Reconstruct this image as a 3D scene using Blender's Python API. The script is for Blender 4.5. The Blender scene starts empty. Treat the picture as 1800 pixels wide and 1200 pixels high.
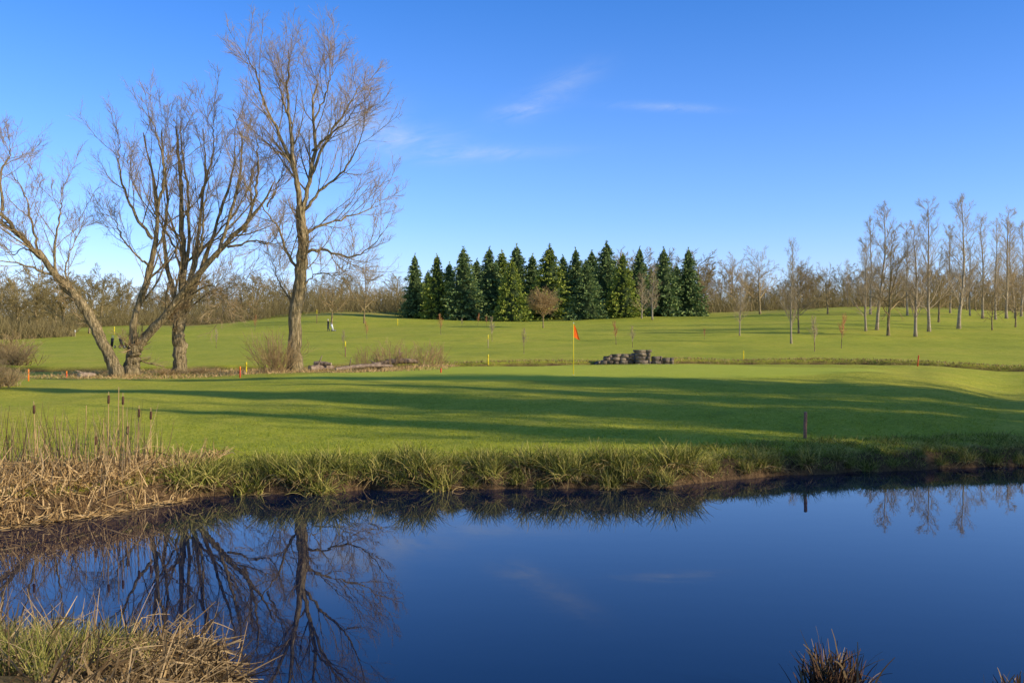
import bpy, math, random
import numpy as np
from mathutils import Vector
rng=np.random.default_rng(11); random.seed(11)
SC=bpy.context.scene; C=SC.collection
F=1750.0; CH=3.0
R=math.radians
# ------------------------------------------------------------ terrain
COLS=np.array([-400,0,300,600,900,1200,1500,1620,1800,2200],float)
ROWS=[(18,[.5]*10),
(24,[.55,.55,.55,.55,.55,.6,.6,.6,.62,.6]),
(30,[.9,.9,.92,.95,.98,1.0,1.02,1.0,.9,.9]),
(36,[1.1,1.12,1.2,1.32,1.4,1.42,1.45,1.4,1.02,.95]),
(40,[1.15,1.18,1.22,1.45,1.6,1.66,1.70,1.58,1.08,.95]),
(45,[1.15,1.2,1.25,1.52,1.72,1.76,1.78,1.62,1.12,1.0]),
(50,[1.15,1.2,1.28,1.52,1.76,1.82,1.76,1.6,1.2,1.1]),
(60,[1.25,1.3,1.35,1.5,1.55,1.6,1.62,1.55,1.35,1.2]),
(80,[1.8,1.9,1.9,2.0,2.1,2.1,2.05,2.0,1.9,1.8]),
(100,[2.2,2.3,2.4,2.6,2.7,2.8,2.8,2.8,2.8,2.7]),
(125,[2.8,2.9,3.3,3.7,4.1,4.4,4.6,4.6,4.6,4.4]),
(150,[3.6,3.8,4.4,4.7,5.2,5.6,6.3,6.3,6.0,5.8]),
(200,[5.0,5.2,6.0,8.1,7.2,8.1,9.5,9.4,8.7,8.3]),
(260,[6,6.2,7.2,11.4,9.5,10.5,12,11.8,11,10]),
(400,[8,8,10,13,12,13,14,14,13,12]),
(3000,[10]*10)]
RY=np.array([r[0] for r in ROWS],float); RZ=np.array([r[1] for r in ROWS],float)
YBX=[-60,-30,-12,-8.3,-7,-6,-3,0,3,5,7,12,20,24,28,34,60]
YBY=[16,15,15.4,16.2,17.6,19.3,20,20.3,20.4,21.8,22.6,24,25.5,22,10,2,-20]
def ss(t):
    t=np.clip(t,0,1); return t*t*(3-2*t)
_ph=np.random.default_rng(3)
_dirs=[(math.cos(a),math.sin(a),p) for a,p in zip(_ph.uniform(0,6.28,24),_ph.uniform(0,6.28,24))]
def sn(X,Y,wl,k=6,o=0):
    s=0
    for i in range(k):
        c,d,p=_dirs[(i+o)%24]; f=6.283/wl*(0.7+0.12*i)
        s=s+np.sin((X*c+Y*d)*f+p*7)
    return s/k
def Yb(X):
    return np.interp(X,YBX,YBY)+.24*sn(X,X*0,1.9,5,3)+.12*sn(X,X*0,.7,5,9)
def Yn(X):
    return 7.0+2.4*ss((-X-1.5)/1.6)+.15*sn(X,X*0,1.5,5,1)
DX=[-60,-17,-6,5,10.6,21,33,60]; DY=[62,58,58,60.5,62.5,62,56.5,50]
def ditch(X,Y): return Y-(np.interp(X,DX,DY)+.5*sn(X,X*0,9,5,4)+.2*sn(X,X*0,2.5,5,2))
def H(X,Y):
    X=np.asarray(X,float); Y=np.asarray(Y,float)
    Yc=np.clip(Y,18,3000); px=np.clip(900+F*X/np.maximum(Yc,18),-400,2200)
    j=np.clip(np.searchsorted(RY,Yc,side='right')-1,0,len(RY)-2)
    t=(Yc-RY[j])/(RY[j+1]-RY[j])
    i=np.clip(np.searchsorted(COLS,px,side='right')-1,0,len(COLS)-2)
    s=ss((px-COLS[i])/(COLS[i+1]-COLS[i]))
    def row(jj):
        jj=np.clip(jj,0,len(RY)-1)
        return RZ[jj,i]*(1-s)+RZ[jj,i+1]*s
    z0,z1=row(j),row(j+1); zm,z2=row(j-1),row(j+2)
    ym=RY[np.clip(j-1,0,len(RY)-1)]; y0=RY[j]; y1=RY[j+1]; y2=RY[np.clip(j+2,0,len(RY)-1)]
    m0=np.where(y1-ym>0,(z1-zm)/np.maximum(y1-ym,1e-6),0)*(y1-y0); m1=(z2-z0)/np.maximum(y2-y0,1e-6)*(y1-y0)
    z=(2*t**3-3*t**2+1)*z0+(t**3-2*t**2+t)*m0+(-2*t**3+3*t**2)*z1+(t**3-t**2)*m1
    z=z+(.09*sn(X,Y,8,6,2)+.028*sn(X,Y,2.6,6,11)*(Y<66))*ss((Y-22)/8)*(1-.8*GM(X,Y))+.30*sn(X,Y,36,6,5)*ss((Y-80)/60)
    d=Y-Yb(X)
    bank=.46*(1-np.exp(-np.maximum(d,0)/.25))+.05*np.maximum(d,0)+.11*sn(X,Y,.9,6,7)*np.exp(-np.abs(d)/1.5)
    z=np.where(d>0,bank*(1-ss(d/6))+z*ss(d/6),np.maximum(-1.0,d*1.1))
    e=Yn(X)-Y
    z=np.where(e>0,np.minimum(1.35,.08+e*.26+.05*sn(X,Y,1.1,6,3)),np.where((d<0)&(e>-1),np.maximum(z,.08*(1+e*4)-.02),z))
    dd=ditch(X,Y)
    z=z-.60*np.exp(-(dd/.75)**2)*ss((Y-45)/5)*(np.abs(X)<58)+.20*np.exp(-((dd-1.5)/.6)**2)*ss((Y-45)/5)
    return z
def GM(X,Y):
    q=((X-3.2)/13.5)**2+((Y-44)/6.2)**2+.08*sn(X,Y,9,5,6)
    return 1-ss((q-.85)/.18)
def Hs(x,y): return float(H(np.array([x]),np.array([y]))[0])
def P3(px,Y,py=None):
    x=(px-900)*Y/F
    return (x,Y,Hs(x,Y) if py is None else CH-(py-600)*Y/F)
def G(px,py,y0=20.,y1=320.):
    Y=np.arange(y0,y1,.2); X=(px-900)*Y/F; z=CH-(py-600)*Y/F; h=H(X,Y)
    k=np.nonzero(h>=z)[0]
    i=k[0] if len(k) else int(np.argmin(np.abs((z-h)/Y)))
    return (float(X[i]),float(Y[i]),float(h[i]))
# ------------------------------------------------------------ helpers
def tag(o,label=None,cat=None,group=None,kind=None):
    if label:o['label']=label
    if cat:o['category']=cat
    if group:o['group']=group
    if kind:o['kind']=kind
    return o
def mk(name,V,polys,mat,parent=None,smooth=True):
    me=bpy.data.meshes.new(name); V=np.asarray(V,np.float32).reshape(-1,3)
    if not isinstance(polys,list): polys=[polys]
    polys=[np.asarray(p,np.int32) for p in polys if len(p)]
    me.vertices.add(len(V)); me.vertices.foreach_set('co',V.ravel())
    lv=np.concatenate([p.ravel() for p in polys]); tot=np.concatenate([np.full(len(p),p.shape[1],np.int32) for p in polys])
    st=np.concatenate([[0],np.cumsum(tot)[:-1]]).astype(np.int32)
    me.loops.add(len(lv)); me.loops.foreach_set('vertex_index',lv)
    me.polygons.add(len(tot)); me.polygons.foreach_set('loop_start',st); me.polygons.foreach_set('loop_total',tot)
    me.update(calc_edges=True); me.validate()
    if smooth: me.polygons.foreach_set('use_smooth',np.ones(len(me.polygons),bool))
    if mat: me.materials.append(mat)
    o=bpy.data.objects.new(name,me); C.objects.link(o)
    if parent: o.parent=parent
    return o
class MB:
    def __init__(s): s.V=[];s.P=[];s.n=0
    def add(s,V,Q):
        V=np.asarray(V,float).reshape(-1,3)
        qs=Q if isinstance(Q,list) else [Q]
        for q in qs:
            if len(q): s.P.append(np.asarray(q)+s.n)
        s.V.append(V); s.n+=len(V); return s
    def obj(s,name,mat,parent=None,smooth=True):
        return mk(name,np.concatenate(s.V),s.P,mat,parent,smooth)
def empty(name,loc,rz=0):
    o=bpy.data.objects.new(name,None); C.objects.link(o); o.location=loc; o.rotation_euler=(0,0,rz); return o
def dup(root,loc,rz=0,sc=(1,1,1),name=None,**k):
    r=root.copy(); C.objects.link(r); r.location=loc; r.rotation_euler=(0,0,rz); r.scale=sc
    for key in ('label','category','group'):
        if key in r: del r[key]
    for ch in list(root.children):
        c=ch.copy(); C.objects.link(c); c.parent=r
        for g in list(ch.children):
            d=g.copy(); C.objects.link(d); d.parent=c
    tag(r,**k); return r
def nrm(v): return v/np.maximum(np.linalg.norm(v,axis=-1,keepdims=True),1e-9)
def tubes(P,Rd,k=3,cap=False):
    P=np.asarray(P,float);Rd=np.asarray(Rd,float)
    if P.ndim==2:P=P[None];Rd=Rd[None]
    N,n,_=P.shape
    T=nrm(np.gradient(P,axis=1)); m=nrm(P[:,-1]-P[:,0])
    ref=np.zeros((N,3)); ref[np.arange(N),np.argmin(np.abs(m),axis=1)]=1
    u=nrm(np.cross(T,ref[:,None,:])); v=np.cross(T,u)
    a=np.arange(k)*2*math.pi/k
    V=P[:,:,None,:]+Rd[:,:,None,None]*(np.cos(a)[None,None,:,None]*u[:,:,None,:]+np.sin(a)[None,None,:,None]*v[:,:,None,:])
    b=(np.arange(N)*n*k)[:,None,None]+(np.arange(n-1)*k)[None,:,None]
    j=np.arange(k)[None,None,:]; j2=(j+1)%k
    Q=np.stack([b+j,b+j2,b+k+j2,b+k+j],-1).reshape(-1,4)
    Q=[Q]
    if cap:
        base=(np.arange(N)*n*k)[:,None]
        Q.append((base+np.arange(k)[::-1][None]).reshape(-1,k)); Q.append((base+(n-1)*k+np.arange(k)[None]).reshape(-1,k))
    return V.reshape(-1,3),Q
def ribbons(P,W):
    N,n,_=P.shape
    T=nrm(np.gradient(P,axis=1)); rv=rng.normal(size=(N,1,3)); 
    u=nrm(np.cross(T,rv)); taper=np.linspace(1,.12,n)**.7
    V=np.stack([P-u*W[:,None,None]*taper[None,:,None],P+u*W[:,None,None]*taper[None,:,None]],2)
    b=(np.arange(N)*n*2)[:,None]+(np.arange(n-1)*2)[None]
    Q=np.stack([b,b+1,b+3,b+2],-1).reshape(-1,4)
    return V.reshape(-1,3),Q
def grow(pos,d,L,n,up,wig,kink=0):
    N=len(pos);P=np.zeros((N,n,3));P[:,0]=pos;d=nrm(d)
    L=np.broadcast_to(L,(N,))
    kk=rng.random(N)<kink; ki=rng.integers(1,max(2,n-1),N)
    for i in range(1,n):
        d=d+rng.normal(size=(N,3))*wig; d[:,2]+=up; d=nrm(d)
        if kink:
            s=kk&(ki==i); nd=rng.normal(size=(N,3)); nd[:,2]=-rng.random(N)*1.2; d=np.where(s[:,None],nrm(nd),d)
        P[:,i]=P[:,i-1]+d*(L/(n-1))[:,None]
    return P
def spawn(P,Rd,m,t0,t1,ang,frac,n,up,wig,rr,rmin,lmin=0,tl=.6,tip=.3,Lref=None):
    N,q,_=P.shape
    t=(np.arange(m)[None]+rng.random((N,m)))/m; t=t0+(t1-t0)*t
    f=t*(q-1); i=np.minimum(f.astype(int),q-2); w=(f-i)[...,None]; r=np.arange(N)[:,None]
    pos=P[r,i]*(1-w)+P[r,i+1]*w; T=nrm(P[r,i+1]-P[r,i]); pr=Rd[r,i]*(1-w[...,0])+Rd[r,i+1]*w[...,0]
    Lp=np.linalg.norm(np.diff(P,axis=1),axis=2).sum(1)[:,None]
    if Lref is not None: Lp=np.full_like(Lp,Lref)
    L=np.maximum(Lp*frac*(1-tl*(t-t0)/(t1-t0))*rng.uniform(.5,1.3,(N,m)),lmin)
    a=ang*rng.uniform(.6,1.4,(N,m)); pv=nrm(np.cross(T,rng.normal(size=(N,m,3))))
    d=T*np.cos(a)[...,None]+pv*np.sin(a)[...,None]
    P2=grow(pos.reshape(-1,3),d.reshape(-1,3),L.ravel(),n,up,wig)
    r0=np.maximum(pr.ravel()*rr,rmin*1.0); R2=r0[:,None]*np.linspace(1,tip,n)[None]; R2=np.maximum(R2,rmin*.6)
    return P2,R2
def spline(pts,n):
    pts=np.array(pts,float); q=np.vstack([2*pts[0]-pts[1],pts,2*pts[-1]-pts[-2]])
    t=np.linspace(0,len(pts)-1,n); i=np.minimum(t.astype(int),len(pts)-2); f=(t-i)[:,None]
    a,b,c,d=q[i],q[i+1],q[i+2],q[i+3]
    return .5*((2*b)+(-a+c)*f+(2*a-5*b+4*c-d)*f**2+(-a+3*b-3*c+d)*f**3)
# ------------------------------------------------------------ materials
def newmat(name):
    m=bpy.data.materials.new(name); m.use_nodes=True; nt=m.node_tree; b=nt.nodes['Principled BSDF']; return m,nt,b
def mat(name,c1,c2,scale=3,rough=.85,bump=0,island=False,c3=None,spec=.2,stretch=None,tr=0,bd=.05):
    m,nt,b=newmat(name); N=nt.nodes; L=nt.links
    ramp=N.new('ShaderNodeValToRGB'); e=ramp.color_ramp.elements
    e[0].color=(*c1,1);e[1].color=(*c2,1); e[0].position=.3;e[1].position=.7
    if c3: x=e.new(.5); x.color=(*c3,1)
    if island:
        g2=N.new('ShaderNodeNewGeometry'); e[0].position=.05;e[-1].position=.95
        L.new(g2.outputs['Random Per Island'],ramp.inputs[0])
        N.remove(b); df=N.new('ShaderNodeBsdfDiffuse'); L.new(ramp.outputs[0],df.inputs[0]); out=df.outputs[0]
        if tr:
            t=N.new('ShaderNodeBsdfTranslucent'); L.new(ramp.outputs[0],t.inputs[0]); ms=N.new('ShaderNodeMixShader'); ms.inputs[0].default_value=tr
            L.new(out,ms.inputs[1]);L.new(t.outputs[0],ms.inputs[2]); out=ms.outputs[0]
        L.new(out,N['Material Output'].inputs['Surface'])
        return m
    g=N.new('ShaderNodeTexCoord'); co=g.outputs['Object']
    if stretch:
        mp=N.new('ShaderNodeMapping'); mp.inputs['Scale'].default_value=stretch; L.new(co,mp.inputs[0]); co=mp.outputs[0]
    ns=N.new('ShaderNodeTexNoise'); ns.inputs['Scale'].default_value=scale; ns.inputs['Detail'].default_value=4; ns.inputs['Roughness'].default_value=.65; L.new(co,ns.inputs['Vector'])
    fac=ns.outputs['Fac']
    L.new(fac,ramp.inputs[0])
    L.new(ramp.outputs[0],b.inputs['Base Color'])
    b.inputs['Roughness'].default_value=rough; b.inputs['Specular IOR Level'].default_value=spec
    if bump:
        bp=N.new('ShaderNodeBump'); bp.inputs['Strength'].default_value=bump; bp.inputs['Distance'].default_value=bd; L.new(fac,bp.inputs['Height']); L.new(bp.outputs[0],b.inputs['Normal'])
    return m
BARK=mat('bark',(.05,.036,.02),(.56,.41,.22),9,.95,1,c3=(.26,.195,.09),stretch=(1.3,1.3,.28),bd=.12)
BARK2=mat('bark_twig',(.32,.21,.10),(.58,.41,.21),3,.9,0,island=True)
BARKP=mat('pale_bark',(.20,.155,.09),(.48,.39,.26),6,.9,.4)
TWP=mat('pale_twigs',(.32,.235,.13),(.54,.42,.26),3,.9,0,island=True)
TWB=mat('brown_twigs',(.24,.165,.075),(.46,.33,.16),3,.9,0,island=True)
TWR=mat('red_twigs',(.40,.16,.07),(.60,.30,.13),3,.9,0,island=True)
TWS=mat('straw_twigs',(.28,.18,.08),(.52,.36,.17),3,.9,0,island=True)
TWD=mat('far_twigs',(.20,.15,.06),(.40,.31,.13),.5,.9,0,island=True)
NEED=mat('spruce_needles',(.09,.135,.022),(.42,.43,.08),.35,.8,0,island=True,c3=(.23,.28,.05))
NEED2=mat('spruce_needles_blue',(.065,.115,.045),(.31,.36,.11),.35,.8,0,island=True,c3=(.17,.235,.08))
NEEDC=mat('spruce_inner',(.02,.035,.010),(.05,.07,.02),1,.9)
REED=mat('dry_reed',(.24,.145,.06),(.76,.52,.24),2,.8,0,island=True,c3=(.50,.32,.13),tr=.15)
REEDB=mat('brown_reed',(.09,.055,.027),(.46,.32,.16),2,.8,0,island=True,c3=(.23,.155,.075),tr=.12)  # brown reed, with the foreground's partial shade darkened into the colour
RUSH=mat('rush',(.07,.085,.014),(.58,.47,.14),2,.8,0,island=True,c3=(.24,.245,.045),tr=.12)
RUSHD=mat('rush_dead',(.16,.10,.04),(.58,.41,.17),2,.8,0,island=True,tr=.12)
GRASS=mat('grass_blades',(.20,.25,.018),(.50,.48,.05),2,.8,0,island=True,tr=.3)
HEAD=mat('cattail_head',(.07,.035,.018),(.15,.08,.04),30,1)
STONE=mat('old_stone',(.04,.032,.024),(.40,.31,.21),2.2,.95,.9,c3=(.16,.125,.09))
WOODP=mat('weathered_stake',(.16,.08,.05),(.38,.20,.13),20,.9,.4)
LOG=mat('log_bark',(.14,.09,.06),(.42,.31,.21),6,.95,.8)
LOGE=mat('log_end',(.35,.25,.14),(.5,.38,.22),10,.9)
YEL=mat('yellow_paint',(.85,.62,.02),(.9,.7,.04),9,.5)
ORG=mat('orange_paint',(.85,.2,.02),(.9,.25,.03),9,.5)
WHT=mat('white_paint',(.7,.7,.68),(.8,.8,.78),9,.5)
REDP=mat('red_paint',(.6,.07,.03),(.7,.11,.04),9,.5)
FLAG=mat('flag_cloth',(.95,.15,.02),(1,.19,.03),9,.7,island=True,tr=.35)
BLK=mat('dark_cloth',(.015,.016,.02),(.03,.03,.04),9,.8)
SKIN=mat('skin',(.5,.3,.22),(.55,.34,.25),9,.6)
METAL=mat('grey_metal',(.2,.2,.2),(.3,.3,.3),9,.4)
RUB=mat('rubber',(.02,.02,.02),(.03,.03,.03),9,.7)
def ground_mat():
    m,nt,b=newmat('turf'); N=nt.nodes;L=nt.links
    geo=N.new('ShaderNodeNewGeometry')
    def noise(s,d=3,r=.6):
        n=N.new('ShaderNodeTexNoise');n.inputs['Scale'].default_value=s;n.inputs['Detail'].default_value=d;n.inputs['Roughness'].default_value=r
        L.new(geo.outputs['Position'],n.inputs['Vector']);return n.outputs['Fac']
    def ramp(f,stops):
        r=N.new('ShaderNodeValToRGB');e=r.color_ramp.elements
        e[0].position,e[0].color=stops[0][0],(*stops[0][1],1);e[1].position,e[1].color=stops[-1][0],(*stops[-1][1],1)
        for p,c in stops[1:-1]: x=e.new(p);x.color=(*c,1)
        L.new(f,r.inputs[0]);return r.outputs[0]
    def mix(f,a,c,t='MIX'):
        x=N.new('ShaderNodeMix');x.data_type='RGBA';x.blend_type=t
        if isinstance(f,float): x.inputs[0].default_value=f
        else:L.new(f,x.inputs[0])
        L.new(a,x.inputs[6]);L.new(c,x.inputs[7]);return x.outputs[2]
    def attr(n):
        a=N.new('ShaderNodeAttribute');a.attribute_name=n;return a.outputs['Fac']
    big=noise(.09,5,.65); mid=noise(.9,5,.78); fine=noise(12,4,.8)
    c=ramp(big,[(.36,(.25,.30,.015)),(.5,(.43,.44,.025)),(.62,(.62,.50,.055))])
    c=mix(.5,c,ramp(mid,[(.36,(.16,.22,.012)),(.5,(.40,.41,.022)),(.64,(.66,.54,.07))]))
    c=mix(.45,c,ramp(fine,[(.36,(.09,.14,.01)),(.64,(.72,.66,.09))]))
    gr=mix(.35,ramp(mid,[(.3,(.46,.50,.04)),(.7,(.58,.58,.065))]),ramp(fine,[(.3,(.34,.40,.03)),(.7,(.64,.64,.08))]))
    c=mix(attr('green'),c,gr)
    rg=ramp(fine,[(.38,(.18,.19,.02)),(.5,(.38,.30,.08)),(.62,(.60,.43,.17))])
    c=mix(attr('rough'),c,rg)
    ea=ramp(fine,[(.3,(.03,.018,.009)),(.7,(.19,.115,.055))])
    c=mix(attr('earth'),c,ea)
    L.new(c,b.inputs['Base Color']);b.inputs['Roughness'].default_value=.95;b.inputs['Specular IOR Level'].default_value=.1
    bp=N.new('ShaderNodeBump');bp.inputs['Strength'].default_value=.6;bp.inputs['Distance'].default_value=.06;L.new(fine,bp.inputs['Height']);L.new(bp.outputs[0],b.inputs['Normal'])
    return m
ys=np.concatenate([np.arange(-25,4,1.),np.arange(4,14,.2),np.arange(14,28,.1),np.arange(28,66,.28),np.arange(66,130,1.),np.arange(130,320,3.),np.geomspace(320,4000,30)])
rs=np.concatenate([np.linspace(-1.7,-.62,22)[:-1],np.linspace(-.62,.62,360),np.linspace(.62,1.7,40)[1:]])
YY,RR=np.meshgrid(ys,rs,indexing='ij'); XX=RR*(np.maximum(YY,0)+9)
XX=np.where(YY<20,RR*(29-(20-np.maximum(YY,0))*.6),XX)
ZZ=H(XX,YY); nr,nc=XX.shape
idx=np.arange(nr*nc).reshape(nr,nc)
Q=np.stack([idx[:-1,:-1],idx[:-1,1:],idx[1:,1:],idx[1:,:-1]],-1).reshape(-1,4)
gnd=mk('ground',np.stack([XX,YY,ZZ],-1),Q,ground_mat()); tag(gnd,kind='structure')
d=YY-Yb(XX); dd=ditch(XX,YY)
earth=np.clip(np.maximum(1-ss((d-.3)/.35),0),0,1)
earth=np.maximum(earth,ss((1.05-np.abs(dd-.35))/.5)*(.9+.4*sn(XX,YY,1.5,5,8)))
earth=np.where(Yn(XX)-YY>-.5,.9,earth)
pxx=900+F*XX/np.maximum(YY,1)
rough=ss((YY-45)/4)*ss((62-YY)/4)*ss((820-pxx)/200)*ss(.5+.9*sn(XX,YY,6,6,1))*.8
rough=np.maximum(rough,.6*ss((YY-185)/30)*ss(.6+sn(XX,YY,30,5,2)))
rough=np.maximum(rough,.7*(1-ss((d-.5)/1.6))*(YY<40)*ss(.9+sn(XX,YY,2,6,3)))
rough=np.where(Yn(XX)-YY>-.5,.4,rough)
for nm,a in (('earth',np.clip(earth,0,1)),('green',GM(XX,YY)),('rough',np.clip(rough,0,1))):
    at=gnd.data.attributes.new(nm,'FLOAT','POINT'); at.data.foreach_set('value',a.ravel().astype(np.float32))
def water_mat():
    m,nt,b=newmat('pond_water');N=nt.nodes;L=nt.links
    b.inputs['Base Color'].default_value=(.002,.009,.034,1);b.inputs['Roughness'].default_value=.01;b.inputs['IOR'].default_value=1.34
    g=N.new('ShaderNodeNewGeometry');mp=N.new('ShaderNodeMapping');mp.inputs['Scale'].default_value=(.8,1.3,1);L.new(g.outputs['Position'],mp.inputs[0])
    n=N.new('ShaderNodeTexNoise');n.inputs['Scale'].default_value=1.3;n.inputs['Detail'].default_value=2;L.new(mp.outputs[0],n.inputs['Vector'])
    bp=N.new('ShaderNodeBump');bp.inputs['Strength'].default_value=.03;bp.inputs['Distance'].default_value=.02;L.new(n.outputs['Fac'],bp.inputs['Height']);L.new(bp.outputs[0],b.inputs['Normal'])
    return m
wx=np.array([-45,45,45,-45.]);wy=np.array([-2,-2,31,31.])
w=mk('water',np.stack([wx,wy,wx*0],-1),np.array([[0,1,2,3]]),water_mat(),smooth=False);tag(w,kind='structure')
# ------------------------------------------------------------ big bare trees by the bank
def big_tree(label,trunk,tr,limbs,Y,dens=1.,sq=.94):
    b=P3(trunk[0][0],Y); root=empty('bare_tree',b); tag(root,label,'tree')
    def cv(pts,dep,n,wv=.035):
        q=[]
        for k,(px,py) in enumerate(pts):
            py=655-(655-py)*sq
            s=k/(len(pts)-1); q.append(((px-900)*Y/F-b[0],dep*s*s if k else 0,CH-(py-600)*Y/F-b[2]))
        P=spline(q,n); w=rng.normal(size=P.shape)*wv; w[0]=0; return P+w
    T=cv(trunk,0,26,.03); T[0,2]=-.25
    tr_r=np.linspace(tr[0],tr[1],26); tr_r[:4]*=np.array([1.5,1.25,1.1,1.03])
    kk=18; V,Q=tubes(T,tr_r,kk,True)
    an=np.tile(np.arange(kk)*6.283/kk,26); hh=np.repeat(np.arange(26),kk)
    V=V+nrm(V-np.repeat(T,kk,0))*(tr[0]*(.10*np.sin(an*5+hh*.25)+.07*np.sin(an*9-hh*.4)+.05*rng.normal(size=len(V))))[:,None]
    mk('trunk',V,Q,BARK,root)
    LP=[];LR=[]
    for pts,r0,dep in limbs:
        P=cv(pts,dep,20)
        rr=r0*.78*np.linspace(1,.12,20)**1.0*(1+.06*rng.normal(size=20)); LP.append(P);LR.append(rr)
        V,Q=tubes(P,rr,8,True); V=V+rng.normal(size=V.shape)*r0*.05; mk('limb',V,Q,BARK,root)
    LP=np.array(LP);LR=np.array(LR)
    b1=spawn(LP,LR,int(12*dens),.15,1,R(36),.40,9,.08,.085,.42,.014,lmin=1.0,Lref=8,tl=.35,tip=.25)
    tb=spawn(T[None,10:],tr_r[None,10:],int(8*dens),.1,1,R(58),.24,8,.10,.12,.18,.015,Lref=9,tip=.25)
    V,Q=tubes(*b1,4); m=MB(); m.add(V,Q); m.add(*tubes(*tb,4)); m.obj('branches',BARK,root)
    c1=[np.concatenate(x) for x in zip(spawn(b1[0],b1[1],10,.12,1,R(36),.42,6,.06,.10,.5,.008,lmin=.4,tl=.4),spawn(tb[0],tb[1],9,.12,1,R(38),.42,6,.05,.11,.5,.008,lmin=.4,tl=.4))]
    c2=spawn(c1[0],c1[1],8,.1,1,R(34),.52,4,.04,.12,.6,.0055,lmin=.28,tl=.4)
    m=MB(); m.add(*tubes(c1[0],c1[1],3)); m.add(*tubes(c2[0],c2[1],3)); m.obj('twigs',BARK2,root)
    return root
big_tree('tallest bare tree with dark ridged trunk and broad crown, right of the other waterside trees',
 [(520,655),(518,600),(521,540),(528,470),(532,420),(530,380),(528,345)],(.34,.21),
 [([(528,350),(521,290),(514,240),(511,180),(509,120),(512,62)],.19,-.6),
  ([(529,372),(543,300),(551,230),(547,150),(558,80)],.19,.9),
  ([(519,270),(492,212),(468,150),(452,95),(440,65)],.12,-1.2),
  ([(545,290),(571,225),(600,172),(618,128),(626,102)],.12,1.4),
  ([(534,352),(568,310),(610,275),(634,240),(648,205)],.11,-1.8),
  ([(532,432),(565,424),(600,436),(625,440),(655,425),(680,400)],.11,-1.5),
  ([(527,470),(506,432),(492,385),(468,345),(446,310)],.11,-2.2),
  ([(530,402),(560,380),(602,366),(640,345),(665,305)],.10,2),
  ([(515,250),(485,240),(458,215),(440,175)],.08,1.8),
  ([(549,240),(583,210),(615,190),(635,170)],.08,-1.8),
  ([(512,190),(495,140),(485,100),(475,75)],.07,1.2),
  ([(550,190),(572,140),(585,100),(592,80)],.07,-1.),
  ([(522,540),(500,505),(480,470),(465,430)],.07,1.5),
  ([(528,495),(560,470),(595,475),(625,465)],.05,-1.6)],51.)
big_tree('short stout trunk splitting into upright ivy-grey stems, between the leaning tree and the tallest tree',
 [(318,658),(316,620),(314,575),(318,535)],(.34,.27),
 [([(318,548),(321,450),(318,380),(315,300),(311,240),(305,190)],.27,.3),
  ([(320,545),(341,450),(349,360),(353,275),(345,190)],.20,1.2),
  ([(315,545),(298,470),(291,400),(299,330),(296,260),(298,210)],.18,-1.2),
  ([(322,545),(360,440),(386,340),(400,260),(393,175)],.17,2.2),
  ([(318,520),(330,430),(333,330),(326,250),(325,200)],.15,-.8),
  ([(322,470),(300,400),(262,340),(250,290)],.08,-2),
  ([(345,440),(375,400),(422,330),(435,265)],.10,1.4),
  ([(316,560),(350,520),(380,505),(410,520),(432,545)],.07,-1.5),
  ([(350,330),(370,270),(380,215),(370,180)],.08,-1)],52.5,.9)
big_tree('dark forked tree sending one heavy limb rightward across its neighbours',
 [(230,652),(234,625),(240,608)],(.36,.32),
 [([(238,616),(262,582),(292,548),(332,497),(380,440),(430,392),(470,345),(498,305)],.34,-1.6),
  ([(234,625),(232,580),(246,520),(262,460),(268,420),(273,368),(266,300),(254,245),(240,200)],.28,.8),
  ([(268,405),(238,362),(212,305),(196,250),(190,215)],.12,1.6),
  ([(272,360),(290,300),(286,235),(270,175)],.12,-.8),
  ([(380,440),(402,372),(420,300),(430,232),(414,175)],.14,-.6),
  ([(430,392),(450,330),(462,270),(468,220)],.12,-2.),
  ([(332,497),(352,430),(362,360),(380,290)],.12,-1.),
  ([(300,540),(345,505),(385,495),(415,520)],.07,-2.2),
  ([(262,455),(225,420),(198,380),(178,350)],.08,1.5),
  ([(400,420),(450,410),(485,415),(510,400)],.08,-2.5),
  ([(470,345),(488,300),(495,250)],.07,.8)],51.5,.9)
big_tree('tree leaning far to the left out of the picture from the waterside clump',
 [(206,655),(186,612),(160,560),(128,512),(100,482)],(.28,.20),
 [([(100,482),(70,440),(32,402),(0,358),(-30,300)],.23,-.8),
  ([(100,482),(94,420),(100,360),(92,315)],.10,1.),
  ([(68,440),(58,380),(50,330),(42,300)],.09,-1.2),
  ([(5,362),(0,300),(10,260),(2,225)],.10,.8),
  ([(102,482),(60,466),(20,456),(-30,474)],.09,-1.8),
  ([(128,512),(112,470),(118,420),(126,380)],.08,1.5),
  ([(20,395),(-10,380),(-50,350)],.1,1.),
  ([(85,460),(40,430),(10,440),(-20,420)],.06,1.8)],50.5,.85,.97)
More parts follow.
